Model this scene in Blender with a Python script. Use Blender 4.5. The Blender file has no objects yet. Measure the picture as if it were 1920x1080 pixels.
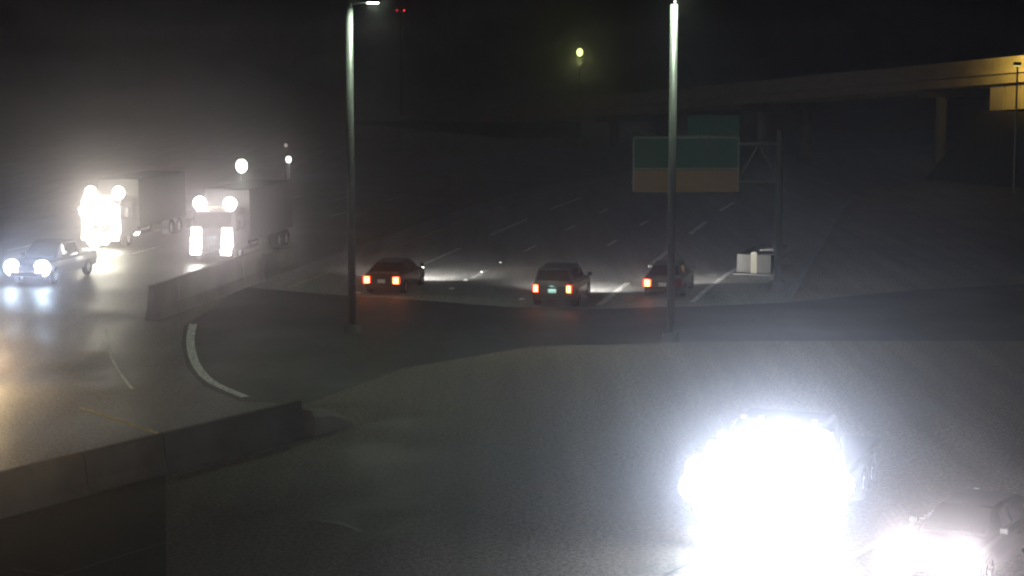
import bpy, bmesh, math, random
from mathutils import Vector, Matrix
random.seed(7)
S = bpy.context.scene
COL = S.collection

# ---------------------------------------------------------------- camera
F, H, HY = 3600.0, 11.6, 75.0            # focal length in 1920-wide pixels, camera height, horizon row
TH = math.atan((540 - HY) / F)
cd = bpy.data.cameras.new('traffic_camera')
cd.lens = 36 * F / 1920
cd.clip_end = 6000
cam = bpy.data.objects.new('traffic_camera', cd); COL.objects.link(cam)
cam.location = (0, 0, H)
cam.rotation_euler = (math.pi / 2 - TH, 0, 0)
S.camera = cam

# ---------------------------------------------------------------- world: night sky with the city's glow
W = bpy.data.worlds.new('World'); S.world = W; W.use_nodes = True
nt = W.node_tree; nt.nodes.clear()
sky = nt.nodes.new('ShaderNodeTexSky'); sky.sky_type = 'NISHITA'; sky.sun_disc = False
sky.sun_elevation = math.radians(4); sky.sun_rotation = math.radians(200); sky.dust_density = 4
hs = nt.nodes.new('ShaderNodeHueSaturation'); hs.inputs['Saturation'].default_value = 0.12
bg = nt.nodes.new('ShaderNodeBackground'); bg.inputs['Strength'].default_value = 0.0062
wo = nt.nodes.new('ShaderNodeOutputWorld')
tn = nt.nodes.new('ShaderNodeMix'); tn.data_type = 'RGBA'; tn.blend_type = 'MULTIPLY'; tn.inputs[0].default_value = 1
tn.inputs[7].default_value = (1.0, 0.9, 1.1, 1)      # the grey violet of a lit city sky
nt.links.new(sky.outputs[0], hs.inputs['Color']); nt.links.new(hs.outputs[0], tn.inputs[6]); nt.links.new(tn.outputs[2], bg.inputs['Color'])
nt.links.new(bg.outputs[0], wo.inputs['Surface'])

sd = bpy.data.lights.new('moon', 'SUN'); sd.energy = 0.012; sd.angle = math.radians(0.5); sd.color = (0.9, 0.95, 1)
so = bpy.data.objects.new('moon', sd); COL.objects.link(so)
so.rotation_euler = (math.radians(50), 0, math.radians(-160))

# ---------------------------------------------------------------- view, sampling
S.view_settings.view_transform = 'Standard'; S.view_settings.look = 'None'
S.view_settings.exposure = 0; S.view_settings.gamma = 1
S.view_settings.use_curve_mapping = False
cy = S.cycles
cy.use_denoising = True; cy.denoiser = 'OPENIMAGEDENOISE'
cy.use_adaptive_sampling = False
cy.max_bounces = 4; cy.diffuse_bounces = 1; cy.glossy_bounces = 2; cy.volume_bounces = 0; cy.transmission_bounces = 2
cy.sample_clamp_indirect = 2
cy.caustics_reflective = False; cy.caustics_refractive = False
cy.filter_width = 2.0                      # the soft optics of a traffic camera

# ---------------------------------------------------------------- where a pixel of the photo meets height z
def at(x, y, z=0.0):
    a, b = x - 960, 540 - y
    d = Vector((a, F * math.cos(TH) + b * math.sin(TH), -F * math.sin(TH) + b * math.cos(TH)))
    t = (z - H) / d.z
    return Vector((d.x * t, d.y * t, z))
def at_depth(x, y, Y):
    a, b = x - 960, 540 - y
    d = Vector((a, F * math.cos(TH) + b * math.sin(TH), -F * math.sin(TH) + b * math.cos(TH)))
    t = Y / d.y
    return Vector((d.x * t, Y, H + d.z * t))
HEAD = math.radians(12.43)               # heading of the freeway, right of straight ahead
U = Vector((math.sin(HEAD), math.cos(HEAD), 0)); V = Vector((U.y, -U.x, 0))
ORG = at(540, 540)
P_CURVE, R_CURVE = 45.0, 140.0
def road(p, q, z=0.0):                   # along / across the freeway; it bends right far out
    if p <= P_CURVE:
        r = ORG + U * p + V * q
    else:
        c = ORG + U * P_CURVE + V * R_CURVE
        a = (p - P_CURVE) / R_CURVE
        r = c + (U * math.sin(a) - V * math.cos(a)) * (R_CURVE - q)
    return Vector((r.x, r.y, z))
def heading(p):
    return HEAD + (max(0, p - P_CURVE) / R_CURVE)

# ---------------------------------------------------------------- materials
MATS = {}
def mat(name, col, rough=0.6, metal=0.0, var=0.12, scale=6.0, bump=0.0, emit=None, strength=0.0, coat=0.0, sample=False):
    if name in MATS: return MATS[name]
    m = bpy.data.materials.new(name); m.use_nodes = True
    n = m.node_tree.nodes; l = m.node_tree.links
    b = n['Principled BSDF']
    b.inputs['Roughness'].default_value = rough; b.inputs['Metallic'].default_value = metal
    b.inputs['Coat Weight'].default_value = coat
    tc = n.new('ShaderNodeTexCoord'); no = n.new('ShaderNodeTexNoise')
    no.inputs['Scale'].default_value = scale; no.inputs['Detail'].default_value = 6
    l.new(tc.outputs['Object'], no.inputs['Vector'])
    cr = n.new('ShaderNodeValToRGB')
    cr.color_ramp.elements[0].position = 0.3; cr.color_ramp.elements[1].position = 0.7
    cr.color_ramp.elements[0].color = (*[c * (1 - var) for c in col], 1)
    cr.color_ramp.elements[1].color = (*[min(1, c * (1 + var)) for c in col], 1)
    l.new(no.outputs['Fac'], cr.inputs['Fac']); l.new(cr.outputs['Color'], b.inputs['Base Color'])
    if bump:
        bp = n.new('ShaderNodeBump'); bp.inputs['Strength'].default_value = bump; bp.inputs['Distance'].default_value = 0.02
        l.new(no.outputs['Fac'], bp.inputs['Height']); l.new(bp.outputs['Normal'], b.inputs['Normal'])
    if emit:
        b.inputs['Emission Color'].default_value = (*emit, 1); b.inputs['Emission Strength'].default_value = strength
        m.cycles.emission_sampling = 'AUTO' if sample else 'NONE'
    MATS[name] = m
    return m
def asphalt(name, base, r0, r1, tint=(1, 1, 1)):
    m = bpy.data.materials.new(name); m.use_nodes = True
    n = m.node_tree.nodes; l = m.node_tree.links; b = n['Principled BSDF']
    tc = n.new('ShaderNodeTexCoord')
    big = n.new('ShaderNodeTexNoise'); big.inputs['Scale'].default_value = 0.22; big.inputs['Detail'].default_value = 8
    fine = n.new('ShaderNodeTexNoise'); fine.inputs['Scale'].default_value = 38; fine.inputs['Detail'].default_value = 4
    mp = n.new('ShaderNodeMapping'); mp.inputs['Rotation'].default_value = (0, 0, HEAD); mp.inputs['Scale'].default_value = (1.2, 0.06, 1)
    streak = n.new('ShaderNodeTexNoise'); streak.inputs['Scale'].default_value = 0.9; streak.inputs['Detail'].default_value = 5
    l.new(tc.outputs['Object'], big.inputs['Vector']); l.new(tc.outputs['Object'], fine.inputs['Vector'])
    l.new(tc.outputs['Object'], mp.inputs['Vector']); l.new(mp.outputs[0], streak.inputs['Vector'])
    mx = n.new('ShaderNodeMath'); mx.operation = 'MULTIPLY_ADD'; mx.inputs[1].default_value = 0.5
    l.new(streak.outputs['Fac'], mx.inputs[0]); 
    hf = n.new('ShaderNodeMath'); hf.operation = 'MULTIPLY'; hf.inputs[1].default_value = 0.5
    l.new(big.outputs['Fac'], hf.inputs[0]); l.new(hf.outputs[0], mx.inputs[2])
    cr = n.new('ShaderNodeValToRGB')
    cr.color_ramp.elements[0].position = 0.35; cr.color_ramp.elements[1].position = 0.68
    cr.color_ramp.elements[0].color = (*[base * 0.65 * t for t in tint], 1); cr.color_ramp.elements[1].color = (*[base * 1.5 * t for t in tint], 1)
    l.new(mx.outputs[0], cr.inputs['Fac'])
    fr = n.new('ShaderNodeMapRange'); fr.inputs[1].default_value = 0.36; fr.inputs[2].default_value = 0.64
    fr.inputs[3].default_value = 0.15; fr.inputs[4].default_value = 2.1
    chips = n.new('ShaderNodeTexNoise'); chips.inputs['Scale'].default_value = 9; chips.inputs['Detail'].default_value = 3; chips.inputs['Roughness'].default_value = .8
    l.new(tc.outputs['Object'], chips.inputs['Vector']); l.new(chips.outputs['Fac'], fr.inputs[0])
    sp = n.new('ShaderNodeMix'); sp.data_type = 'RGBA'; sp.blend_type = 'MULTIPLY'; sp.inputs[0].default_value = 1
    l.new(cr.outputs['Color'], sp.inputs[6]); l.new(fr.outputs[0], sp.inputs[7])
    l.new(sp.outputs[2], b.inputs['Base Color'])
    mr = n.new('ShaderNodeMapRange'); mr.inputs[1].default_value = 0.35; mr.inputs[2].default_value = 0.65
    mr.inputs[3].default_value = r0; mr.inputs[4].default_value = r1
    l.new(big.outputs['Fac'], mr.inputs[0]); l.new(mr.outputs[0], b.inputs['Roughness'])
    bp = n.new('ShaderNodeBump'); bp.inputs['Strength'].default_value = 0.35; bp.inputs['Distance'].default_value = 0.01
    l.new(fine.outputs['Fac'], bp.inputs['Height']); l.new(bp.outputs['Normal'], b.inputs['Normal'])
    return m
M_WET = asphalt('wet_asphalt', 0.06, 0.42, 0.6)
M_PAVE = asphalt('pale_pavement', 0.2, 0.5, 0.7)
M_LEFT = asphalt('old_asphalt', 0.09, 0.42, 0.6, (1.05, 1, .92))
M_RAMP = asphalt('ramp_asphalt', 0.09, 0.55, 0.75, (1.3, 1.0, 0.78))
M_DIRT = asphalt('desert_dirt', 0.16, 0.8, 0.95, (1.1, 0.95, 0.75))
M_GRAVEL = mat('median_gravel', (0.13, 0.115, 0.09), 0.9, var=0.35, scale=9, bump=0.8)
M_CONC = mat('concrete', (0.32, 0.31, 0.28), 0.8, var=0.25, scale=1.3, bump=0.25)
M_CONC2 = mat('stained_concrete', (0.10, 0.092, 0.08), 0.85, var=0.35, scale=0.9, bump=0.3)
M_TAN = mat('tan_concrete', (0.3, 0.24, 0.17), 0.85, var=0.2, scale=0.6, bump=0.2)
def worn_paint(name, col):
    m = mat(name, col, 0.55, var=0.15, scale=2.2); n = m.node_tree.nodes; l = m.node_tree.links
    no = n.new('ShaderNodeTexNoise'); no.inputs['Scale'].default_value = 7; no.inputs['Detail'].default_value = 8; no.inputs['Roughness'].default_value = .75
    cr = n.new('ShaderNodeValToRGB'); cr.color_ramp.elements[0].position = .40; cr.color_ramp.elements[1].position = .52
    mx = n.new('ShaderNodeMix'); mx.data_type = 'RGBA'; mx.inputs[6].default_value = (.09, .088, .082, 1)
    b = n['Principled BSDF']; src = b.inputs['Base Color'].links[0].from_socket
    tc = next(x for x in n if x.type == 'TEX_COORD')
    l.new(tc.outputs['Object'], no.inputs['Vector']); l.new(no.outputs['Fac'], cr.inputs['Fac'])
    l.new(cr.outputs['Color'], mx.inputs[0]); l.new(src, mx.inputs[7]); l.new(mx.outputs[2], b.inputs['Base Color'])
    return m
M_WHITE = worn_paint('white_road_paint', (0.82, 0.82, 0.8))
M_YELLOW = worn_paint('yellow_road_paint', (0.7, 0.5, 0.12))
M_GALV = mat('galvanised_steel', (0.17, 0.175, 0.17), 0.45, 0.35, var=0.12, scale=4)
M_DARKST = mat('dark_steel', (0.09, 0.09, 0.09), 0.5, 0.4)
M_BLACK = mat('black_plastic', (0.02, 0.02, 0.02), 0.5)
M_TYRE = mat('tyre_rubber', (0.02, 0.02, 0.02), 0.85)
M_RIM = mat('alloy_rim', (0.5, 0.5, 0.5), 0.3, 0.8)
M_CHROME = mat('chrome', (0.7, 0.7, 0.7), 0.12, 1.0, var=0.03)
M_GLASS = mat('vehicle_glass', (0.012, 0.014, 0.016), 0.06, var=0.05, coat=1.0)
M_PLATE = mat('licence_plate', (0.75, 0.78, 0.75), 0.4, var=0.05)
M_SGREEN = mat('sign_green', (0.008, 0.07, 0.045), 0.45, var=0.1, scale=2)
M_SYELL = mat('sign_yellow', (0.26, 0.14, 0.07), 0.45, var=0.1, scale=2)
M_SWHITE = mat('sign_white', (0.3, 0.31, 0.3), 0.45, var=0.08)
PAINT = {}
def paint(name, col, metal=0.3):
    return mat('paint_' + name, col, 0.4, metal, var=0.06, scale=2, coat=.4)

# ---------------------------------------------------------------- mesh helpers
def obj(name, bm, m, parent=None, smooth=False, bevel=0.0):
    me = bpy.data.meshes.new(name)
    bmesh.ops.recalc_face_normals(bm, faces=bm.faces)
    bm.to_mesh(me); bm.free()
    if m: me.materials.append(m)
    if smooth:
        for p in me.polygons: p.use_smooth = True
    o = bpy.data.objects.new(name, me); COL.objects.link(o)
    if parent: o.parent = parent
    if bevel:
        b = o.modifiers.new('bevel', 'BEVEL'); b.width = bevel; b.segments = 2; b.limit_method = 'ANGLE'
    return o
def thing(name, loc=(0, 0, 0), rz=0.0):
    o = bpy.data.objects.new(name, None); COL.objects.link(o)
    o.location = loc; o.rotation_euler = (0, 0, rz); o.empty_display_size = 0.3
    return o
def tag(o, label, cat, group=None):
    o['label'] = label; o['category'] = cat
    if group: o['group'] = group
    return o
def struct(o, kind='structure'):
    o['kind'] = kind; return o
def box(bm, c, s, rot=None):
    r = bmesh.ops.create_cube(bm, size=1.0)
    for v in r['verts']:
        p = Vector((v.co.x * s[0], v.co.y * s[1], v.co.z * s[2]))
        if rot: p = rot @ p
        v.co = p + Vector(c)
    return r['verts']
def cyl(bm, a, b, r0, r1=None, n=14, caps=True):
    a, b = Vector(a), Vector(b); r1 = r0 if r1 is None else r1
    d = b - a; q = d.to_track_quat('Z', 'Y').to_matrix()
    A = [bm.verts.new(a + q @ Vector((r0 * math.cos(2 * math.pi * i / n), r0 * math.sin(2 * math.pi * i / n), 0))) for i in range(n)]
    B = [bm.verts.new(b + q @ Vector((r1 * math.cos(2 * math.pi * i / n), r1 * math.sin(2 * math.pi * i / n), 0))) for i in range(n)]
    for i in range(n): bm.faces.new((A[i], A[(i + 1) % n], B[(i + 1) % n], B[i]))
    if caps: bm.faces.new(A[::-1]); bm.faces.new(B)
def loft(bm, rings, cap=True):
    R = [[bm.verts.new(p) for p in r] for r in rings]
    n = len(R[0])
    for a, b in zip(R, R[1:]):
        for i in range(n): bm.faces.new((a[i], a[(i + 1) % n], b[(i + 1) % n], b[i]))
    if cap: bm.faces.new(R[0][::-1]); bm.faces.new(R[-1])
def prism(bm, poly, z0, z1):
    A = [bm.verts.new((p[0], p[1], z0)) for p in poly]; B = [bm.verts.new((p[0], p[1], z1)) for p in poly]
    n = len(poly)
    for i in range(n): bm.faces.new((A[i], A[(i + 1) % n], B[(i + 1) % n], B[i]))
    bm.faces.new(A[::-1]); bm.faces.new(B)
def ribbon(bm, left, right, z):
    L = [bm.verts.new((p[0], p[1], z)) for p in left]; R = [bm.verts.new((p[0], p[1], z)) for p in right]
    for i in range(len(L) - 1): bm.faces.new((L[i], R[i], R[i + 1], L[i + 1]))
def slab(bm, quad, off):                  # a thin plate from four corners, thickened along its normal
    q = [Vector(p) for p in quad]
    n = (q[1] - q[0]).cross(q[3] - q[0]).normalized() * off
    A = [bm.verts.new(p) for p in q]; B = [bm.verts.new(p + n) for p in q]
    for i in range(4): bm.faces.new((A[i], A[(i + 1) % 4], B[(i + 1) % 4], B[i]))
    bm.faces.new(A[::-1]); bm.faces.new(B)
def smooth_path(pts, n=8):
    P = [Vector((p[0], p[1], 0)) for p in pts]; out = []
    for i in range(len(P) - 1):
        p0, p1, p2, p3 = P[max(i - 1, 0)], P[i], P[i + 1], P[min(i + 2, len(P) - 1)]
        for k in range(n):
            t = k / n
            out.append(0.5 * ((2 * p1) + (-p0 + p2) * t + (2 * p0 - 5 * p1 + 4 * p2 - p3) * t * t + (-p0 + 3 * p1 - 3 * p2 + p3) * t ** 3))
    return out + [P[-1]]
def offset_path(path, d):
    out = []
    for i, p in enumerate(path):
        t = (path[min(i + 1, len(path) - 1)] - path[max(i - 1, 0)]).normalized()
        out.append(p + Vector((t.y, -t.x, 0)) * d)
    return out
def lamp(name, parent, loc, aim, power, color, size=140, blend=1.0, radius=0.05, flat=1.0):
    d = bpy.data.lights.new(name, 'SPOT'); d.energy = power; d.color = color
    d.spot_size = math.radians(size); d.spot_blend = blend; d.shadow_soft_size = radius
    o = bpy.data.objects.new(name, d); COL.objects.link(o)
    o.location = loc; o.parent = parent
    o.rotation_euler = Vector(aim).to_track_quat('-Z', 'Y').to_euler()
    o.scale = (1, flat, 1)                  # headlamp beams are wide and low
    return o

# ================================================================ the setting
bm = bmesh.new()
bmesh.ops.create_grid(bm, x_segments=24, y_segments=24, size=900)
g = obj('ground', bm, M_DIRT); g.location = (0, 700, 0); struct(g)

Z_ROAD = 0.012
PS = [4 * i for i in range(12)] + [48 + 6 * i for i in range(30)]
# edge of the pavement: follows the freeway, then sweeps round the near bend
arc_px = [(362, 608), (357, 640), (366, 680), (395, 715), (460, 745)]
arc = [at(*p) for p in arc_px]
PAVE = at(480, 541), at(640, 554), at(760, 561), at(950, 576), at(1110, 580), at(1330, 574)
bm = bmesh.new()                         # paler pavement beyond the crisp edge
ribbon(bm, [road(p, -2.2) for p in PS], [road(p, 23.5) for p in PS], Z_ROAD)
vs = [bm.verts.new((p.x, p.y, Z_ROAD)) for p in [road(0, -2.2)] + [p for p in PAVE] + [road(0, 23.5)]]; bm.faces.new(vs)
westbound = struct(obj('freeway', bm, M_PAVE))
bm = bmesh.new()                         # darker pavement on this side of it, bounded left by the bend
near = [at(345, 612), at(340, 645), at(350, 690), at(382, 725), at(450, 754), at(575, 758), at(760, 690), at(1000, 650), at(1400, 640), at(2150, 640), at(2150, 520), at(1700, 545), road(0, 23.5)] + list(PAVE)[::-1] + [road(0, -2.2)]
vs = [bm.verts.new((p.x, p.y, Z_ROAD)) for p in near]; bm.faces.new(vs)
dark_road = struct(obj('dark_asphalt', bm, asphalt('dark_asphalt', 0.018, .5, .7)))
bm = bmesh.new()
PO = [-4, 0] + [4 * i for i in range(1, 12)] + [48 + 6 * i for i in range(30)]
ribbon(bm, [road(p, -27) for p in PO], [road(p, -2.3) for p in PO], Z_ROAD)
WA, WB = at(0, 885, 1.1), at(580, 745, 1.1)
WD = (WB - WA); WD.z = 0; WD.normalize(); WN = Vector((WD.y, -WD.x, 0))      # along the barrier / toward the camera
def near_road(a, b, z=0.0):
    r = Vector((WA.x, WA.y, 0)) + WD * a + WN * b
    return Vector((r.x, r.y, z))
vs = [bm.verts.new((p.x, p.y, Z_ROAD)) for p in [road(-4, -2.3), at(345, 612), at(340, 645), at(350, 690), at(382, 725), at(450, 754), at(500, 764), near_road(14, .2), near_road(-16, .2), at(-420, 760), road(-4, -27)]]; bm.faces.new(vs)
eastbound = struct(obj('opposite_carriageway', bm, M_LEFT))

# near carriageway that runs past the camera pole behind the concrete barrier
bm = bmesh.new()
npoly = [near_road(-30, 0.6), near_road(16.6, .6), at(575, 758), at(760, 690), at(1000, 650), at(1400, 640), at(2150, 640), at(2400, 800), near_road(-30, 45)]
vs = [bm.verts.new((p.x, p.y, Z_ROAD)) for p in npoly]; bm.faces.new(vs)
nearroad = struct(obj('near_carriageway', bm, M_RAMP))

# painted lines: every dash its own piece
def line_piece(name, a, b, w, m, parent, z=Z_ROAD + 0.004):
    bm = bmesh.new(); a, b = Vector(a), Vector(b); t = (b - a).normalized(); n = Vector((t.y, -t.x, 0)) * (w / 2)
    ribbon(bm, [a - n, b - n], [a + n, b + n], z)
    return obj(name, bm, m, parent)
def curve_piece(name, pts, w, m, parent, z=Z_ROAD + 0.004):
    path = smooth_path(pts); bm = bmesh.new()
    ribbon(bm, offset_path(path, -w / 2), offset_path(path, w / 2), z)
    return obj(name, bm, m, parent)
LANES = [0.0, 3.75, 7.6, 11.6, 15.35, 19.3]
starts = {1: 8.0, 2: 8.0, 3: 9.0, 4: -3.7}
for k in (1, 2, 3, 4):
    p = starts[k] - 12.2 * (1 if k < 4 else 0)
    L = 10.5 if k == 1 else (8.0 if k == 4 else 3.2)
    p = {1: 8.0, 2: 5.5, 3: 9.5, 4: -2.7}[k]
    while p < 46:
        if p < P_CURVE or True:
            line_piece('lane_dash', road(p, LANES[k]), road(p + L, LANES[k]), 0.24 if k < 4 else 0.3, M_WHITE, westbound)
        p += 12.2 + (L - 3.2) * 0.8
    p = -12 - (k % 2) * 3
edge = [road(p, 0.0) for p in range(-11, 0, 3)]
line_piece('edge_line', road(0.2, 0), road(6.5, 0), 0.14, M_YELLOW, westbound)
curve_piece('edge_line', [road(p, 0) for p in (14, 30, 45, 55, 70, 85)], 0.12, M_YELLOW, westbound)
curve_piece('edge_line', arc, 0.32, M_WHITE, dark_road)
curve_piece('gore_line', [at(1298, 567), at(1335, 535), at(1380, 505), at(1440, 478)], 0.24, M_WHITE, westbound)
curve_piece('edge_line', [at(200, 620), at(205, 660), at(222, 695), at(248, 730)], 0.12, M_WHITE, eastbound)
curve_piece('edge_line', [at(150, 765), at(230, 790), at(318, 822)], 0.18, M_YELLOW, eastbound)
for k in (-9.4, -13.1, -16.8, -20.5):
    for p in range(12, 60, 12):
        line_piece('lane_dash', road(p, k), road(p + 3.2, k), 0.13, M_WHITE, eastbound)
line_piece('lane_line', near_road(-20, 19.0), near_road(16, 19.0), 0.15, M_WHITE, nearroad, 0.017)
M_TAR = mat('crack_seal', (.012, .012, .012), .35, var=.2)
random.seed(21)
for b in (5.2, 8.9, 12.6, 16.2):
    line_piece('pavement_joint', near_road(-12, b), near_road(22, b), .05, M_TAR, nearroad, Z_ROAD + .018)
for a, b0, b1 in ((-3, 4, 15), (3.5, 2, 9), (7, 6, 19), (12, 1, 8), (16, 5, 14), (-7, 9, 18)):
    pts = []; k = 0; aa = a
    while b0 + k * .8 < b1:
        aa += random.uniform(-.35, .35); pts.append(near_road(aa, b0 + k * .8)); k += 1
    curve_piece('sealed_crack', pts, .06, M_TAR, nearroad, Z_ROAD + .022)
# raised reflective markers on the lane lines
M_MARK = mat('reflective_marker', (0.9, 0.9, 0.92), 0.3, var=0.04)
for (x, y, r) in ((670, 550, 0.17), (847, 542, 0.13), (873, 526, 0.11), (903, 511, 0.08), (978, 562, 0.14), (938, 493, 0.06)):
    p = at(x, y); bm = bmesh.new()
    loft(bm, [[(-r, -r, 0), (r, -r, 0), (r, r, 0), (-r, r, 0)], [(-r * .55, -r * .35, .06), (r * .55, -r * .35, .06), (r * .55, r * .35, .06), (-r * .55, r * .35, .06)]])
    o = obj('reflective_marker', bm, M_MARK, westbound); o.location = (p.x, p.y, Z_ROAD + 0.002); o.rotation_euler.z = -HEAD

# ================================================================ things: barriers and walls
def jersey(name, a, b, h, m, label, cat='barrier', w=0.6, seg=3.0, group=None):
    a, b = Vector(a), Vector(b); d = b - a; L = d.length; n = max(1, round(L / seg)); l = L / n
    t = thing(name, a, math.atan2(-d.x, d.y)); tag(t, label, cat, group)
    me = None
    for i in range(n):
        if me is None:
            bm = bmesh.new(); k = w / 2
            prof = [(-k, 0), (-k, .08), (-k * .62, .33 * h), (-k * .34, h - .03), (-k * .25, h), (k * .25, h), (k * .34, h - .03), (k * .62, .33 * h), (k, .08), (k, 0)]
            loft(bm, [[(x, y, z) for x, z in prof] for y in (0.012, l - 0.012)])
            o = obj('barrier_segment', bm, m, t); me = o.data
        else:
            o = bpy.data.objects.new('barrier_segment', me); COL.objects.link(o); o.parent = t
        o.location = (0, i * l, 0)
    return t
A0, B0 = Vector((WA.x, WA.y, 0)) - WD * 6, at(560, 750, 1.1); B0.z = 0
jersey('concrete_barrier', A0, B0, 1.1, M_CONC2, 'long dark concrete barrier crossing the lower left of the road', w=0.62)
# tapered end block of that barrier, catching light
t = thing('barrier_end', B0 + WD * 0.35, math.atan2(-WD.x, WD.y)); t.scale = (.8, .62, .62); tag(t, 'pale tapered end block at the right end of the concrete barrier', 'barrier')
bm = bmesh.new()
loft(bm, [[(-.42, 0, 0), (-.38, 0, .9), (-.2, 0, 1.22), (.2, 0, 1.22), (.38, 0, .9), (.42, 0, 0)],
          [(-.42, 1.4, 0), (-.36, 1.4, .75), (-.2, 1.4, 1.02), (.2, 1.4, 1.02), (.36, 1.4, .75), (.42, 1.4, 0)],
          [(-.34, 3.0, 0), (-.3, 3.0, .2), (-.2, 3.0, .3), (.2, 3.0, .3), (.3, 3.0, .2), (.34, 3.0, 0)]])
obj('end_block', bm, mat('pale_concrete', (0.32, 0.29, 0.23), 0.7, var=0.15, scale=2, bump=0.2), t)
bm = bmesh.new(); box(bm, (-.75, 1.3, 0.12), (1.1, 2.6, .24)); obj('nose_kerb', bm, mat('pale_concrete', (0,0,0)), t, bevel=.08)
# shade left of a straight edge, put into the near pavement's colour
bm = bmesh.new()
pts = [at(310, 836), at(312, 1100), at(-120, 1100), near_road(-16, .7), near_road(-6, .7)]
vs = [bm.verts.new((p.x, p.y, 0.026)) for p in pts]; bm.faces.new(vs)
struct(obj('shade_patch', bm, asphalt('shaded_asphalt', 0.012, .7, .85)))
# wall added to shade the dark pavement, then a temporary median barrier catching headlights
jersey('shade_wall', road(-11.5, -2.0, .0), road(2.5, -2.3, .0), 1.5, M_CONC2, 'dark wall added to shade the road left of the yellow line, before the pale median barrier', w=.6)
jersey('median_barrier', road(4.2, -3.3), road(10.2, -3.3), 0.85, mat('grey_concrete', (.1, .097, .09), .8, var=.25, scale=1.3), 'short pale concrete median barrier catching headlights left of the yellow line', w=0.55)

# crash cushion at the exit gore
G = at(1414, 516)
t = thing('crash_cushion', (G.x, G.y, Z_ROAD), -HEAD - .12); tag(t, 'pale boxy crash cushion at the exit gore with bright centre strip', 'crash cushion')
M_CUSH = mat('cushion_panel', (0.045, 0.044, 0.04), 0.5, 0.2, var=0.2, scale=3)
bm = bmesh.new(); box(bm, (0, 2.2, .03), (2.1, 4.6, .06)); obj('base_plate', bm, M_DARKST, t)
for i in range(4):
    for s in (-1, 1):
        for zz in (.35, .62, .89):
            bm = bmesh.new(); box(bm, (s * (.86 + .015 * i), .6 + i * 1.1, zz), (.05, 1.14, .2)); obj('side_panel', bm, M_CUSH, t, bevel=.01)
bm = bmesh.new(); box(bm, (0, 0.0, .58), (1.78, .2, .98)); obj('nose', bm, M_CUSH, t, bevel=.06)
bm = bmesh.new(); box(bm, (0, -.115, .62), (.3, .02, 1.06)); obj('reflective_strip', bm, mat('reflective_strip', (0.25, 0.24, 0.18), 0.4, var=.1), t)
bm = bmesh.new(); box(bm, (0, 4.75, .5), (1.5, .5, 1.0)); obj('anchor_block', bm, M_DARKST, t, bevel=.03)

# ================================================================ flyover ramp, climbing from far left to near right
FA, FB = at_depth(862, 206, 240), at_depth(1905, 105, 152)
FD = FB - FA; flen = math.hypot(FD.x, FD.y); fdir = Vector((FD.x, FD.y, 0)) / flen; slope = FD.z / flen
t = thing('flyover_ramp', (FA.x, FA.y, 0), math.atan2(fdir.y, fdir.x)); tag(t, 'tan concrete flyover ramp rising to the right beyond the green sign', 'bridge')
def deck_box(bm, x0, x1, y0, y1, z0, z1):  # heights below the parapet top, following the grade
    loft(bm, [[(x, y0, FA.z + slope * x + z0), (x, y1, FA.z + slope * x + z0), (x, y1, FA.z + slope * x + z1), (x, y0, FA.z + slope * x + z1)] for x in (x0, x1)])
nb = 36; lb = (flen + 30) / nb
for side, y in ((0, 0.0), (1, 9.6)):
    me = None
    for i in range(nb):
        if me is None:
            bm = bmesh.new(); deck_box(bm, .02, lb - .02, -.18, .18, -1.0, 0); o = obj('parapet_panel', bm, M_TAN, t); me = o.data
        else: o = bpy.data.objects.new('parapet_panel', me); COL.objects.link(o); o.parent = t
        o.location = (i * lb, y, slope * i * lb)
bm = bmesh.new(); deck_box(bm, 0, flen + 30, -.35, 9.95, -1.3, -1.01); obj('deck', bm, M_TAN, t)
for y in (.5, 3.4, 6.3, 9.2):
    bm = bmesh.new(); deck_box(bm, 0, flen + 30, y - .3, y + .3, -2.05, -1.31); obj('girder', bm, M_TAN, t)
for x in (34, 62, 88):
    z = FA.z + slope * x - 2.06
    bm = bmesh.new(); deck_box(bm, x - .6, x + .6, .2, 9.4, -2.75, -2.07); obj('pier_cap', bm, M_CONC2, t)
    for y in (2.2, 7.4):
        bm = bmesh.new(); cyl(bm, (x, y, 0), (x, y, z - .68), .5, n=20); obj('pier_column', bm, M_CONC2, t)
bm = bmesh.new(); loft(bm, [[(x, y0, 0), (x, y1, 0), (x, y1, max(.05, FA.z + slope * x - 2.06)), (x, y0, max(.05, FA.z + slope * x - 2.06))] for x, y0, y1 in ((-40, .2, 9.4), (14, .2, 9.4))]); obj('embankment_wall', bm, M_CONC2, t)
# abutment panels on a concrete slope under the high end
x0 = 0.0
while True:                              # walk along the ramp to where the lit panels begin
    q = FA + FD / flen * x0
    if 960 + F * q.x / q.y > 1836: break
    x0 += .1
for i in range(7):
    bm = bmesh.new(); xx = x0 + i * 1.75
    deck_box(bm, xx, xx + 1.6, .9, 1.4, -4.15, -2.07); obj('abutment_panel', bm, M_TAN, t)
zz = FA.z + slope * x0 - 4.1
bm = bmesh.new(); loft(bm, [[(x0 - 7, y, 0), (x0 + 26, y, 0), (x0 + 26, y, zz), (x0 - .3, y, zz)] for y in (.3, 9.6)]); obj('slope_paving', bm, mat('slope_gravel', (.018, .016, .014), .9, var=.4, scale=2, bump=.5), t)
YB = 152.0
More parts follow.
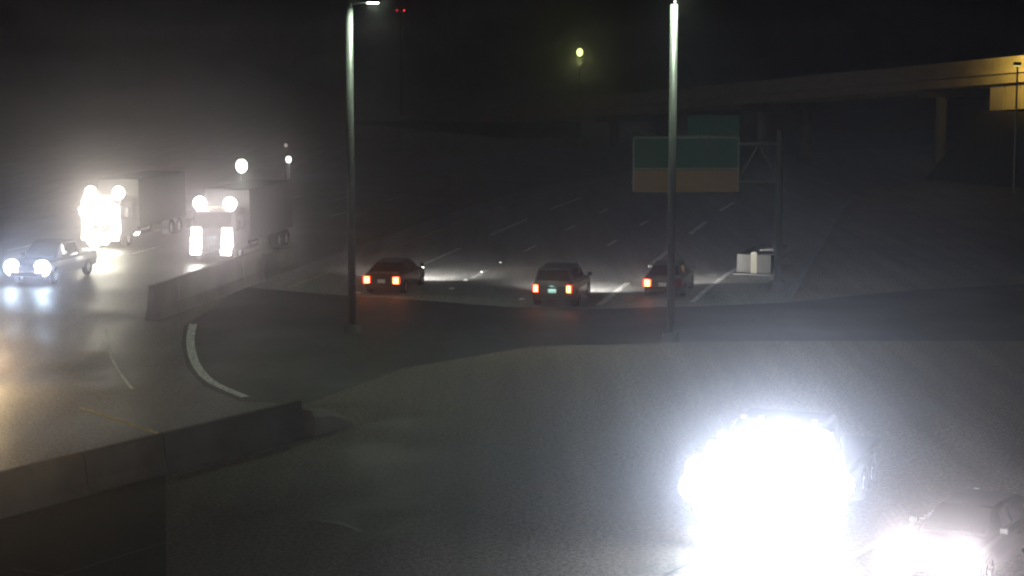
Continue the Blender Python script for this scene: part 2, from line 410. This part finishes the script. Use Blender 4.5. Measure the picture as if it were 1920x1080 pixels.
# sodium flood lamp lighting the abutment, just outside the frame
wp = at_depth(1908, 122, 146.5)
t = thing('flood_or_glare_lamp', (wp.x, wp.y, 0)); tag(t, 'yellow flood lamp on a pole in front of the flyover parapet at the right edge', 'street lamp')
bm = bmesh.new(); cyl(bm, (0, 0, 0), (0, 0, wp.z), .11, .07); obj('pole', bm, M_GALV, t)
bm = bmesh.new(); box(bm, (0, .1, wp.z + .1), (.5, .4, .25)); obj('lamp_head', bm, M_DARKST, t, bevel=.03)
bm = bmesh.new(); box(bm, (0, .1, wp.z - .06), (.42, .34, .08)); obj('lens', bm, mat('sodium_lens', (.9, .8, .4), emit=(.95, .9, .2), strength=1.2), t)
lamp('lamp_light', t, (0, .45, wp.z + .1), (.55, 1, -.1), 4200, (1, .74, .16), 95, 1.0, .1)

# ================================================================ overhead exit sign
SY = 88.0
pl, pr = at_depth(1187, 256, SY), at_depth(1385, 360, SY)
t = thing('overhead_sign', (pl.x, SY, 0)); tag(t, 'dim green overhead exit sign with an exit tab and an amber bottom strip', 'sign')
wS, zT, zB = pr.x - pl.x, pl.z, pr.z
zM = at_depth(1290, 318, SY).z
bm = bmesh.new(); box(bm, (wS / 2, .02, (zT + zM) / 2), (wS, .06, zT - zM)); obj('green_panel', bm, M_SGREEN, t)
bm = bmesh.new(); box(bm, (wS / 2, .02, (zM + zB) / 2 - .01), (wS, .06, zM - zB - .02)); obj('amber_strip', bm, M_SYELL, t)
tx0, tx1, tz = at_depth(1290, 216, SY).x - pl.x, wS - .02, at_depth(1290, 216, SY).z
bm = bmesh.new(); box(bm, ((tx0 + tx1) / 2, .02, (zT + tz) / 2 + .02), (tx1 - tx0, .06, tz - zT - .04)); obj('exit_tab', bm, M_SGREEN, t)
bm = bmesh.new()
for x in (.03, wS - .03): box(bm, (x, -.016, (zT + zB) / 2), (.06, .012, zT - zB - .1))
box(bm, (wS / 2, -.016, zT - .05), (wS - .14, .012, .06)); box(bm, (wS / 2, -.016, zM + .05), (wS - .14, .012, .05))
obj('border', bm, M_SWHITE, t)
bm = bmesh.new()
px = wS + 1.9
for z in (zB + .45, zT - .35):
    cyl(bm, (-.05, .32, z), (px, .32, z), .09)
for i in range(7):
    a = i / 7 * px; b = (i + 1) / 7 * px
    cyl(bm, (a, .32, zB + .45 if i % 2 else zT - .35), (b, .32, zT - .35 if i % 2 else zB + .45), .045, n=8)
obj('truss_arm', bm, M_GALV, t)
bm = bmesh.new(); cyl(bm, (px, .32, 0), (px, .32, zT + .3), .2, .16, 18); obj('post', bm, M_DARKST, t)
bm = bmesh.new(); cyl(bm, (px, .32, 0), (px, .32, .5), .4, .4, 18); obj('footing', bm, M_CONC2, t)
for x in (.6, wS / 2, wS - .6):
    bm = bmesh.new(); box(bm, (x, .14, (zT + zB) / 2), (.1, .16, zT - zB - .1)); obj('bracket', bm, M_GALV, t)

# ================================================================ street lamps
def street_lamp(name, base, top, arm, power, color, label, rise=.5, r=(.15, .145), group=None, cat='street lamp', emit=14, head=(.28, .62, .13), size=172, radius=.14, ext=0.0):
    t = thing(name, (base.x, base.y, 0)); tag(t, label, cat, group)
    bm = bmesh.new(); cyl(bm, (0, 0, .35), (0, 0, top + ext), r[0], r[1], 18); obj('pole', bm, M_GALV, t, smooth=True)
    bm = bmesh.new(); cyl(bm, (0, 0, 0), (0, 0, .36), r[0] * 2.3, r[0] * 2.1, 18); obj('base', bm, M_CONC2, t)
    a = Vector(arm); ln = a.length; pts = []
    for i in range(9):
        k = i / 8; pts.append(Vector((a.x * k, a.y * k, top - .15 + rise * math.sin(k * math.pi / 2))))
    bm = bmesh.new()
    for i in range(8): cyl(bm, pts[i], pts[i + 1], .05 - .002 * i, .05 - .002 * (i + 1), 10)
    obj('arm', bm, M_GALV, t, smooth=True)
    e = pts[-1]; rot = Matrix.Rotation(math.atan2(-a.x, a.y), 3, 'Z')
    bm = bmesh.new(); box(bm, e + rot @ Vector((0, .22, .04)), head, rot); hd = obj('lamp_head', bm, M_GALV, t, bevel=.04)
    bm = bmesh.new(); box(bm, e + rot @ Vector((0, .25, -.045)), (head[0] * .8, head[1] * .7, .04), rot)
    obj('lens', bm, mat('led_lens_' + name + '%d' % emit, (.9, .9, .9), emit=color, strength=emit), hd)
    lamp('lamp_light', t, e + rot @ Vector((0, .25, -.1)), (0, 0, -1), power, color, size, .6, radius)
    return t
LED = (.80, 1.0, .74)
b1 = at(661, 625); pt = at_depth(690, 7, b1.y)
street_lamp('street_lamp', b1, pt.z + .1, (pt.x - b1.x, -.35, 0), 1600, LED, 'tall steel street lamp rising left of centre, its top glaring white', .12, ext=.9, emit=60, head=(.34, .5, .15))
b2 = at(1257, 640); pt2 = at_depth(1257, 8, b2.y)
street_lamp('street_lamp', b2, pt2.z, (.12, -.5, 0), 1900, LED, 'tall steel street lamp in front of the green sign', .75)
# post-top lamps behind the oncoming trucks
def post_lamp(px, py, Y, r, color, label, strength, power):
    c = at_depth(px, py, Y); t = thing('post_lamp', (c.x, c.y, 0)); tag(t, label, 'street lamp', 'globe lamps beside the freeway')
    bm = bmesh.new(); cyl(bm, (0, 0, 0), (0, 0, .4), .14, .1); cyl(bm, (0, 0, .4), (0, 0, c.z - r * .9), .055, .04); obj('post', bm, M_DARKST, t)
    bm = bmesh.new(); bmesh.ops.create_uvsphere(bm, u_segments=16, v_segments=12, radius=r)
    for v in bm.verts: v.co.z = v.co.z * 1.2 + c.z
    obj('globe', bm, mat('globe_%d' % px, (.9, .9, .9), emit=color, strength=strength), t, smooth=True)
    bm = bmesh.new(); cyl(bm, (0, 0, c.z + r * 1.12), (0, 0, c.z + r * 1.3), r * .4, r * .15); obj('cap', bm, M_DARKST, t)
    d = bpy.data.lights.new('lamp_light', 'POINT'); d.energy = power; d.color = color; d.shadow_soft_size = r * 1.05
    o = bpy.data.objects.new('lamp_light', d); COL.objects.link(o); o.parent = t; o.location = (0, 0, c.z - r * 2.6)
    return t
post_lamp(453, 311, 112, .34, (.9, 1, .8), 'bright white globe lamp on a post above the oncoming trucks', 9, 60)
post_lamp(541, 299, 126, .2, (1, .97, .9), 'small white globe lamp on a post right of the brightest globe', 3, 20)
post_lamp(536, 272, 150, .13, (1, .85, .75), 'faintest tiny globe lamp on a post just above the small white one', .5, 5)
post_lamp(1087, 98, 250, .42, (.86, 1, .3), 'distant yellow green globe lamp on a tall post above the far end of the flyover', 4, 90)
# mast with two red beacons far away
c = at_depth(751, 22, 300)
t = thing('beacon_mast', (c.x, 300, 0)); tag(t, 'distant thin mast carrying two small red beacons', 'mast')
bm = bmesh.new(); cyl(bm, (0, 0, 0), (0, 0, c.z), .16, .09); box(bm, (0, 0, c.z), (1.5, .1, .1)); obj('mast', bm, M_DARKST, t)
for x, k in ((-.55, 1.0), (.55, 2.0)):
    bm = bmesh.new(); bmesh.ops.create_uvsphere(bm, u_segments=10, v_segments=8, radius=.16)
    for v in bm.verts: v.co += Vector((x, -.1, c.z + .2))
    obj('beacon', bm, mat('red_beacon%d' % k, (.6, .05, .05), emit=(1, .06, .07), strength=1.3 * k), t)

# ================================================================ vehicles
M_TAIL = mat('tail_lens', (.5, .02, .01), .2, emit=(1, .03, .01), strength=4)
M_BULB = mat('tail_bulb', (1, .4, .2), .2, emit=(1, .34, .09), strength=12)
M_TAILOFF = M_TAIL
M_AMBER = mat('amber_lens', (.8, .35, .05), .2, emit=(1, .5, .1), strength=1.2)
def head_mat(color, strength): return mat('head_lens_%d_%d' % (int(color[2] * 100), int(strength)), (.9, .9, .9), .1, emit=color, strength=strength)
WHEELS = {}
def wheel(parent, x, y, r, w):
    key = (round(r, 2), round(w, 2)); s = 1 if x > 0 else -1
    if key not in WHEELS:
        prof = [(r * .62, -w / 2), (r * .92, -w / 2), (r, -w * .36), (r, w * .36), (r * .92, w / 2), (r * .62, w / 2)]
        bm = bmesh.new(); n = 24; R = []
        for i in range(n):
            a = 2 * math.pi * i / n; R.append([(h, q * math.cos(a), q * math.sin(a)) for q, h in prof])
        loft(bm, R + [R[0]], False); bmesh.ops.remove_doubles(bm, verts=bm.verts, dist=1e-5)
        ty = bpy.data.meshes.new('tyre'); bmesh.ops.recalc_face_normals(bm, faces=bm.faces); bm.to_mesh(ty); bm.free(); ty.materials.append(M_TYRE)
        bm = bmesh.new(); cyl(bm, (-w * .3, 0, 0), (w * .3, 0, 0), r * .6, n=20); cyl(bm, (w * .3, 0, 0), (w * .42, 0, 0), r * .16, n=12)
        for i in range(6):
            a = i * math.pi / 3; box(bm, (w * .36, .35 * r * math.cos(a), .35 * r * math.sin(a)), (.03, r * .5, r * .12), Matrix.Rotation(a, 3, 'X'))
        rm = bpy.data.meshes.new('rim'); bmesh.ops.recalc_face_normals(bm, faces=bm.faces); bm.to_mesh(rm); bm.free(); rm.materials.append(M_RIM)
        WHEELS[key] = (ty, rm)
    ty, rm = WHEELS[key]
    o = bpy.data.objects.new('wheel', ty); COL.objects.link(o); o.parent = parent; o.location = (x, y, r); o.rotation_euler.z = 0 if s > 0 else math.pi
    c = bpy.data.objects.new('rim', rm); COL.objects.link(c); c.parent = o
def bring(y, w, zb, zt, k=.93):
    m = zb + (zt - zb) * .55
    half = [(-w * .88, zb), (-w * .98, zb + .12), (-w, m), (-w * .985, zt - .12), (-w * k, zt - .02), (-w * .5, zt + .015)]
    return [(x, y, z) for x, z in half] + [(-x, y, z) for x, z in reversed(half)]
def car(kind, loc, rz, col, label, head=None, tail=False, group=None, power=0, hcol=(1, .96, .88), hstr=30, metal=.3, plate=True, name=None, hz=.68, hx=.66, lens=(.17, .075), cone=140, cat=None, aimz=.06):
    P = dict(
        sedan=dict(L=4.7, body=[(-2.35, .80, .40, .80), (-2.2, .87, .26, .98), (-1.5, .90, .22, 1.02), (-.5, .91, .2, .98), (.8, .91, .2, .97), (1.6, .9, .22, .90), (2.15, .86, .25, .80), (2.35, .76, .36, .66)],
                   cab=[(-1.95, .80, .98, .82, 1.0), (-1.15, .82, .98, .62, 1.40), (-.1, .83, .97, .63, 1.46), (.35, .83, .97, .62, 1.43), (1.3, .80, .93, .80, .95)], wr=.33, ax=(-1.42, 1.45)),
        suv=dict(L=4.7, body=[(-2.3, .84, .45, .95), (-2.2, .91, .34, 1.08), (-1.4, .94, .3, 1.10), (0, .95, .28, 1.08), (.9, .95, .28, 1.06), (1.6, .94, .3, 1.02), (2.1, .9, .34, .94), (2.32, .8, .45, .8)],
                 cab=[(-2.2, .86, 1.06, .84, 1.1), (-1.85, .86, 1.07, .70, 1.68), (-.4, .87, 1.07, .71, 1.74), (.3, .87, 1.06, .69, 1.70), (1.15, .84, 1.04, .84, 1.06)], wr=.38, ax=(-1.4, 1.45)),
        pickup=dict(L=5.8, body=[(-2.9, .9, .5, 1.08), (-2.8, .97, .42, 1.16), (-1.2, 1.0, .38, 1.16), (0, 1.0, .38, 1.16), (1.3, 1.0, .38, 1.18), (2.2, .99, .4, 1.16), (2.75, .95, .42, 1.08), (2.9, .88, .5, .98)],
                    cab=[(-.95, .9, 1.14, .74, 1.72), (-.75, .92, 1.14, .76, 1.88), (.2, .93, 1.14, .77, 1.94), (.7, .92, 1.14, .74, 1.90), (1.55, .9, 1.14, .88, 1.18)], wr=.42, ax=(-1.8, 1.85)))[kind]
    t = thing(name or {'sedan': 'sedan_car', 'suv': 'suv_car', 'pickup': 'pickup_truck'}[kind], loc, rz)
    tag(t, label, cat or {'sedan': 'car', 'suv': 'car', 'pickup': 'pickup truck'}[kind], group)
    pm = paint(label[:12].replace(' ', '_') + kind, col, metal)
    bm = bmesh.new(); loft(bm, [bring(*s) for s in P['body']]); obj('body', bm, pm, t, smooth=False, bevel=.025)
    bm = bmesh.new()
    rings = []
    for y, wb, zb, wt, zt in P['cab']:
        rings.append([(-wb, y, zb), (-wt - (wb - wt) * .08, y, zt - .06), (-wt * .9, y, zt), (wt * .9, y, zt), (wt + (wb - wt) * .08, y, zt - .06), (wb, y, zb)])
    loft(bm, rings); obj('cabin', bm, pm, t, bevel=.02)
    c = P['cab']
    def pane(name, i, j, f0=.10, f1=.9, yr=0):
        (y0, wb0, zb0, wt0, zt0), (y1, wb1, zb1, wt1, zt1) = c[i], c[j]
        def pt(f, s):
            w = wt0 + (wt1 - wt0) * f; return Vector((s * w * .88, y0 + (y1 - y0) * f, zt0 + (zt1 - zt0) * f + .004))
        bm = bmesh.new(); q = [pt(f0, -1), pt(f0, 1), pt(f1, 1), pt(f1, -1)]
        n = (q[1] - q[0]).cross(q[3] - q[0])
        slab(bm, q, .012 if n.z > 0 else -.012); obj(name, bm, M_GLASS, t)
    pane('rear_window', 0, 1, .12, .9); pane('windshield', 4, 3, .1, .92)
    for s in (-1, 1):
        for (i, j) in ((1, 2), (2, 3)):
            (y0, wb0, zb0, wt0, zt0), (y1, wb1, zb1, wt1, zt1) = c[i], c[j]
            if i == 2: y1 += .25
            def sp(y, f, wb, zb, wt, zt): w = wb + (wt - wb) * f; return Vector((s * (w + .012), y, zb + (zt - zb - .06) * f))
            q = [sp(y0 + .06, .12, wb0, zb0, wt0, zt0), sp(y1 - .05, .12, wb1, zb1, wt1, zt1), sp(y1 - .05 - (.2 if i == 2 else 0), .9, wb1, zb1, wt1, zt1), sp(y0 + .06, .9, wb0, zb0, wt0, zt0)]
            bm = bmesh.new(); slab(bm, q, .01 * (1 if s > 0 else -1)); obj('side_window', bm, M_GLASS, t)
        bm = bmesh.new(); b = P['body'][4]; box(bm, (s * (b[1] + .12), .95 if kind != 'pickup' else 1.1, b[3] + .1), (.2, .1, .15)); obj('mirror', bm, pm, t, bevel=.03)
        bm = bmesh.new(); box(bm, (s * (b[1] + .005), -.35, b[3] - .22), (.03, .18, .035)); obj('door_handle', bm, M_CHROME, t)
    f, r = P['body'][-1], P['body'][0]
    bm = bmesh.new(); box(bm, (0, f[0] - .02, f[2] + .06), (f[1] * 1.95, .16, .2)); obj('front_bumper', bm, M_BLACK if kind != 'pickup' else M_CHROME, t, bevel=.04)
    bm = bmesh.new(); box(bm, (0, r[0] + .02, r[2] + .06), (r[1] * 1.98, .16, .2)); obj('rear_bumper', bm, M_BLACK, t, bevel=.04)
    gr = bmesh.new(); box(gr, (0, f[0] + .015, (f[2] + f[3]) / 2 + .06), (f[1] * 1.1, .04, (f[3] - f[2]) * .5)); grille = obj('grille', gr, M_BLACK, t)
    for i in range(3):
        bm = bmesh.new(); box(bm, (0, f[0] + .045, f[2] + .13 + i * (f[3] - f[2]) * .19), (f[1] * 1.06, .02, .025)); obj('grille_bar', bm, M_CHROME, grille)
    for s in (-1, 1):
        bm = bmesh.new()
        cyl(bm, (s * hx, f[0] - .12, hz), (s * hx, f[0] + .03, hz), lens[0] * .62, lens[0] * .62, 16)
        o = obj('headlight', bm, head_mat(hcol, hstr if power else .4) if power else mat('head_off', (.7, .7, .7), .1), t)
        if power: lamp('headlight_beam', o, (s * hx, f[0] + .12, hz), (0, 1, aimz), power, hcol, cone, 1.0, .055, .35)
        bm = bmesh.new(); zt = r[3] - .1 if kind != 'pickup' else .92
        x = s * (r[1] - .10); box(bm, (x, r[0] - .012, zt), (.36 if kind == 'sedan' else .26, .06, .36))
        if tail and not (tail == 'left' and s > 0):
            o = obj('tail_light', bm, M_TAIL, t, bevel=.03)
            bm = bmesh.new(); box(bm, (x - s * .01, r[0] - .045, zt), (.24 if kind == 'sedan' else .17, .02, .28)); obj('bulb', bm, M_BULB, o, bevel=.008)
        else: obj('tail_light', bm, mat('tail_off', (.2, .01, .01), .2), t)
    if tail:
        d = bpy.data.lights.new('tail_glow', 'POINT'); d.energy = 1; d.color = (1, .06, .02); d.shadow_soft_size = .05
        for s in ((-1, 1) if tail is True else (-1,)):
            o = bpy.data.objects.new('tail_glow', d); COL.objects.link(o); o.parent = t; o.location = (s * (r[1] - .1), r[0] - .16, r[3] - .1)
    bm = bmesh.new(); pz = (r[2] + r[3]) / 2 + .05; box(bm, (0, r[0] - .03, pz), (.36, .02, .17)); obj('license_plate', bm, plate if plate not in (True, False) else M_PLATE, t)
    for y in P['ax']:
        for s in (-1, 1): wheel(t, s * (P['body'][3][1] - .10), y, P['wr'], .22)
    return t
def truck(loc, rz, col, label, power, hcol, hstr, group=None, boxlen=7.0, name='box_truck', roof=True):
    t = thing(name, loc, rz); tag(t, label, 'truck', group)
    pm = paint(label[:14].replace(' ', '_'), col, .1); bx_m = mat('cargo_box', (.03, .03, .03), .5, var=.1, scale=.8)
    y0 = 1.6                                       # cab rear, +Y forward
    bm = bmesh.new()
    loft(bm, [[(-1.15, y, zb), (-1.2, y, zb + .3), (-1.18, y, 1.6), (-1.08, y, zt - .1), (-1.0, y, zt), (1.0, y, zt), (1.08, y, zt - .1), (1.18, y, 1.6), (1.2, y, zb + .3), (1.15, y, zb)]
              for y, zb, zt in ((1.6, .7, 2.75), (2.0, .6, 2.82), (3.1, .55, 2.8), (3.45, .5, 2.65), (3.75, .5, 1.75), (3.85, .5, 1.5))])
    obj('cab', bm, pm, t, bevel=.03)
    bm = bmesh.new(); slab(bm, [(-.98, 3.49, 2.58), (.98, 3.49, 2.58), (1.04, 3.765, 1.80), (-1.04, 3.765, 1.80)], -.015); obj('windshield', bm, M_GLASS, t)
    for s in (-1, 1):
        bm = bmesh.new(); slab(bm, [(s * 1.19, 2.2, 1.65), (s * 1.19, 3.35, 1.65), (s * 1.10, 3.15, 2.5), (s * 1.10, 2.2, 2.5)], .012 * s); obj('side_window', bm, M_GLASS, t)
        bm = bmesh.new(); box(bm, (s * 1.42, 3.45, 2.0), (.18, .12, .5)); cyl(bm, (s * 1.1, 3.4, 2.3), (s * 1.42, 3.45, 2.2), .02); obj('mirror', bm, M_BLACK, t, bevel=.02)
        bm = bmesh.new(); cyl(bm, (s * 1.0, .2, .75), (s * 1.0, 1.4, .75), .28, n=18); obj('fuel_tank', bm, M_CHROME, t)
        bm = bmesh.new(); box(bm, (s * .86, 3.86, 1.1), (.6, .16, .56))
        o = obj('headlight', bm, head_mat(hcol, hstr), t, bevel=.2)
        lamp('headlight_beam', o, (s * .87, 4.05, 1.0), (0, 1, .06), power, hcol, 140, 1.0, .06, .35)
        bm = bmesh.new(); box(bm, (s * .84, 4.03, .6), (.54, .08, .34)); obj('fog_lamp', bm, head_mat(hcol, max(4, hstr * .4)), t)
        if not roof: continue
        bm = bmesh.new(); box(bm, (s * .86, 3.84, 1.62), (.56, .14, .42)); obj('high_beam', bm, head_mat(hcol, hstr), t, bevel=.16)
        bm = bmesh.new(); cyl(bm, (s * .84, 3.1, 3.06), (s * .84, 3.3, 3.06), .3, .36, 18); box(bm, (s * .84, 3.12, 2.84), (.08, .1, .2))
        obj('roof_lamp', bm, head_mat(hcol, hstr), t)
    if roof: lamp('roof_beam', t, (0, 3.7, 3.0), (0, 1, .06), power * 1.2, hcol, 140, 1.0, .3, .35)
    bm = bmesh.new(); box(bm, (0, 3.9, .6), (2.4, .22, .34)); obj('bumper', bm, M_CHROME, t, bevel=.04)
    bm = bmesh.new(); box(bm, (0, 3.86, 1.2), (1.1, .06, .5)); gl = obj('grille', bm, M_BLACK, t)
    for i in range(5):
        bm = bmesh.new(); box(bm, (0, 3.9, 1.0 + i * .1), (1.06, .03, .03)); obj('grille_bar', bm, M_CHROME, gl)
    for i in range(5):
        bm = bmesh.new(); box(bm, ((i - 2) * .42, 3.15, 2.85), (.12, .1, .07)); obj('marker_lamp', bm, M_AMBER if roof else mat('amber_off', (.3, .12, .02), .3), t)
    bm = bmesh.new()
    if roof: box(bm, (0, 1.4 - boxlen / 2, 2.35), (2.5, boxlen, 2.7)); obj('cargo_box', bm, bx_m, t, bevel=.04)
    else:
        box(bm, (0, 1.4 - boxlen / 2, 1.1), (2.4, boxlen, .16)); obj('flat_bed', bm, bx_m, t, bevel=.03)
        bm = bmesh.new(); box(bm, (0, 1.3, 1.7), (2.3, .08, 1.0)); obj('headboard', bm, bx_m, t, bevel=.02)
    bm = bmesh.new()
    for s in (-1, 1): box(bm, (s * .45, 2.2 - boxlen / 2, .85), (.12, boxlen + 2.2, .24))
    obj('chassis', bm, M_DARKST, t)
    for s in (-1, 1):
        wheel(t, s * 1.02, 2.75, .5, .28)
        for y in (-boxlen + 3.6, -boxlen + 2.4): wheel(t, s * .98, y, .5, .5)
    return t

def on(px, py, z, back, hd):              # ground point so that the lamps (back metres ahead of the origin) appear at the pixel
    p = at(px, py, z); f = Vector((math.sin(hd), math.cos(hd), 0))
    r = p - f * back; return Vector((r.x, r.y, Z_ROAD + .002))
OUT, IN = HEAD, HEAD + math.pi
# receding traffic
car('sedan', on(715, 525, .72, -2.36, OUT), -OUT, (.05, .05, .055), 'dark sedan with two red tail lights under the left street lamp', tail=True, power=2600, aimz=-.04, group='cars driving away')
M_PLIT = mat('pale_plate', (.7, .9, .85), .4, var=.05)
ec = car('suv', on(1035, 541, .88, -2.36, OUT), -OUT, (.03, .035, .04), 'dark car with glowing greenish plate between two small tail lights', tail=True, power=2600, aimz=-.04, group='cars driving away', plate=M_PLIT)
d = bpy.data.lights.new('plate_lamp_light', 'POINT'); d.energy = 5; d.color = (.6, 1, .88); d.shadow_soft_size = .02
o = bpy.data.objects.new('plate_lamp_light', d); COL.objects.link(o); o.parent = ec; o.location = (0, -2.52, .98)
bm = bmesh.new(); box(bm, (0, -2.36, .98), (.16, .12, .04)); obj('plate_lamp', bm, M_BLACK, ec)
car('sedan', on(1242, 531, .72, -2.36, OUT), -OUT, (.1, .1, .1), 'grey car half behind the sign-side street lamp, left tail light showing', tail='left', power=900, aimz=-.04, group='cars driving away')
# oncoming traffic
truck(on(395, 458, 1.0, 4.0, IN), -IN, (.02, .02, .024), 'oncoming truck with two headlights under the bright globe lamp', 90, (1, .95, .86), 40, 'oncoming trucks')
ta = truck(on(188, 432, 1.0, 4.0, IN), -IN, (.04, .015, .012), 'oncoming truck with merged yellowish glare, left of the other oncoming truck', 75, (1, .96, .76), 25, 'oncoming trucks')
car('pickup', on(50, 505, .8, 2.9, IN), -IN, (.02, .022, .03), 'oncoming pickup with bluish headlights cut off by the left picture edge', power=230, hcol=(.6, .78, 1), hz=.85, hx=.78, hstr=40, lens=(.62, .1))
# bright pair by the camera
NH = math.atan2(-WD.x, -WD.y); NH2 = NH - math.radians(13)
XH = (.74, .88, 1)
hl = truck(on(1440, 935, 1.2, 4.2, NH2), -NH2, (.02, .02, .02), 'truck whose massed white flood lamps blow out the lower right', 300, XH, 40, name='glare_truck', boxlen=5.0, roof=False)  # these flood lamps are added to fill out the headlight glare
FL = []
def glare_rack(t, y, rows, m, r, seed):  # rack and lamps added to fill out the headlight glare
    random.seed(seed)
    zs = [z for z, _ in rows]; bm = bmesh.new()
    for z, xs in rows: box(bm, (-(xs[0] + xs[-1]) / 2, y - .04, z), (xs[-1] - xs[0], .05, .05))
    for x in (-.8, 0, .8): box(bm, (x, y - .08, (min(zs) + max(zs)) / 2), (.05, .05, max(zs) - min(zs)))
    rack = obj('glare_lamp_rack', bm, M_DARKST, t)
    for z, xs in rows:
        for x in xs:
            if len(FL) == 0 or FL[-1][0] is not m:
                bm = bmesh.new()
                ring = lambda k, yy: [(k * math.cos(i * math.pi / 8), yy, k * math.sin(i * math.pi / 8)) for i in range(16)]
                loft(bm, [ring(.6, 0), ring(1, .14), ring(.8, .22), ring(.4, .26)]); o = obj('flood_or_glare_lamp', bm, m, rack, smooth=True); FL.append((m, o.data))
            else: o = bpy.data.objects.new('flood_or_glare_lamp', FL[-1][1]); COL.objects.link(o); o.parent = rack
            k = r * random.uniform(.82, 1.2); o.scale = (k, 1, k)
            o.location = (-x + random.uniform(-.08, .08), y + random.uniform(0, .1), z + random.uniform(-.08, .08))
    return rack
rack = glare_rack(hl, 4.14, ((2.52, (-.55, -.1, .35, .8, 1.25)), (2.12, (-1.2, -.75, -.3, .15, .6, 1.05, 1.4)), (1.7, (-1.5, -1.05, -.6, -.15, .3, .75, 1.2, 1.55)), (1.26, (-1.6, -1.15, -.7, -.25, .2, .65, 1.1, 1.5)), (.84, (-1.45, -1.0, -.5, 0, .5, 1.0, 1.5)), (.4, (-1.2, -.75, -.3, .2, .7, 1.2))), head_mat(XH, 30), .34, 3)
glare_rack(ta, 4.1, ((2.55, (-.5, .1, .6)), (2.1, (-.8, -.2, .4, .9)), (1.6, (-.4, .15, .6)), (.5, (-.3, .3))), head_mat((1, .96, .78), 25), .36, 5)
for x, z, pw in ((-.5, 2.1, 1700), (.5, 1.3, 1700)):
    lamp('glare_beam', rack, (x, 4.6, z), (0, 1, .2), pw, XH, 140, 1.0, .35, .5)
bm = bmesh.new(); cyl(bm, (1.12, 4.1, 2.3), (1.12, 4.1, 2.5), .02); bmesh.ops.create_uvsphere(bm, u_segments=10, v_segments=8, radius=.11, matrix=Matrix.Translation((1.12, 4.1, 2.56))); obj('beacon', bm, head_mat((1, .9, .85), 6), hl)
il = car('sedan', on(1752, 1046, .66, 2.36, NH), -NH, (.03, .03, .03), 'car with bright headlights cut off by the bottom edge, lower right', power=800, hcol=(1, .96, .92), hstr=30, hz=.68, hx=.66, lens=(.55, .1))
for i in range(4):
    bm = bmesh.new(); x = -.36 + i * .24; cyl(bm, (x, 2.36, .84), (x, 2.46, .84), .12, n=14); obj('grille_lamp', bm, head_mat((1, .96, .92), 30), il)
for s_ in (-1, 1):
    bm = bmesh.new(); cyl(bm, (s_ * .62, 2.4, .36), (s_ * .62, 2.47, .36), .2, n=14); obj('fog_lamp', bm, head_mat((1, .96, .92), 30), il)
# a car just out of frame on the left: its beams rake the pavement behind the long barrier
ha = math.atan2(8.5, -11)
car('sedan', (-20.4, 66.5, Z_ROAD + .002), -ha, (.1, .1, .12), 'car rounding the bend beyond the left picture edge', power=1000, hcol=(1, .76, .42), hstr=20, aimz=-.02)

# ================================================================ the air
bm = bmesh.new(); box(bm, (0, 700, 8.9), (1900, 1900, 19.8))
hz_o = obj('haze', bm, None); struct(hz_o, 'stuff')
m = bpy.data.materials.new('haze'); m.use_nodes = True; n = m.node_tree.nodes; n.clear()
pv = n.new('ShaderNodeVolumePrincipled'); pv.inputs['Color'].default_value = (.97, .9, 1, 1)
pv.inputs['Density'].default_value = 0.0026; pv.inputs['Anisotropy'].default_value = 0.965
mo = n.new('ShaderNodeOutputMaterial'); m.node_tree.links.new(pv.outputs[0], mo.inputs['Volume'])
hz_o.data.materials.append(m)
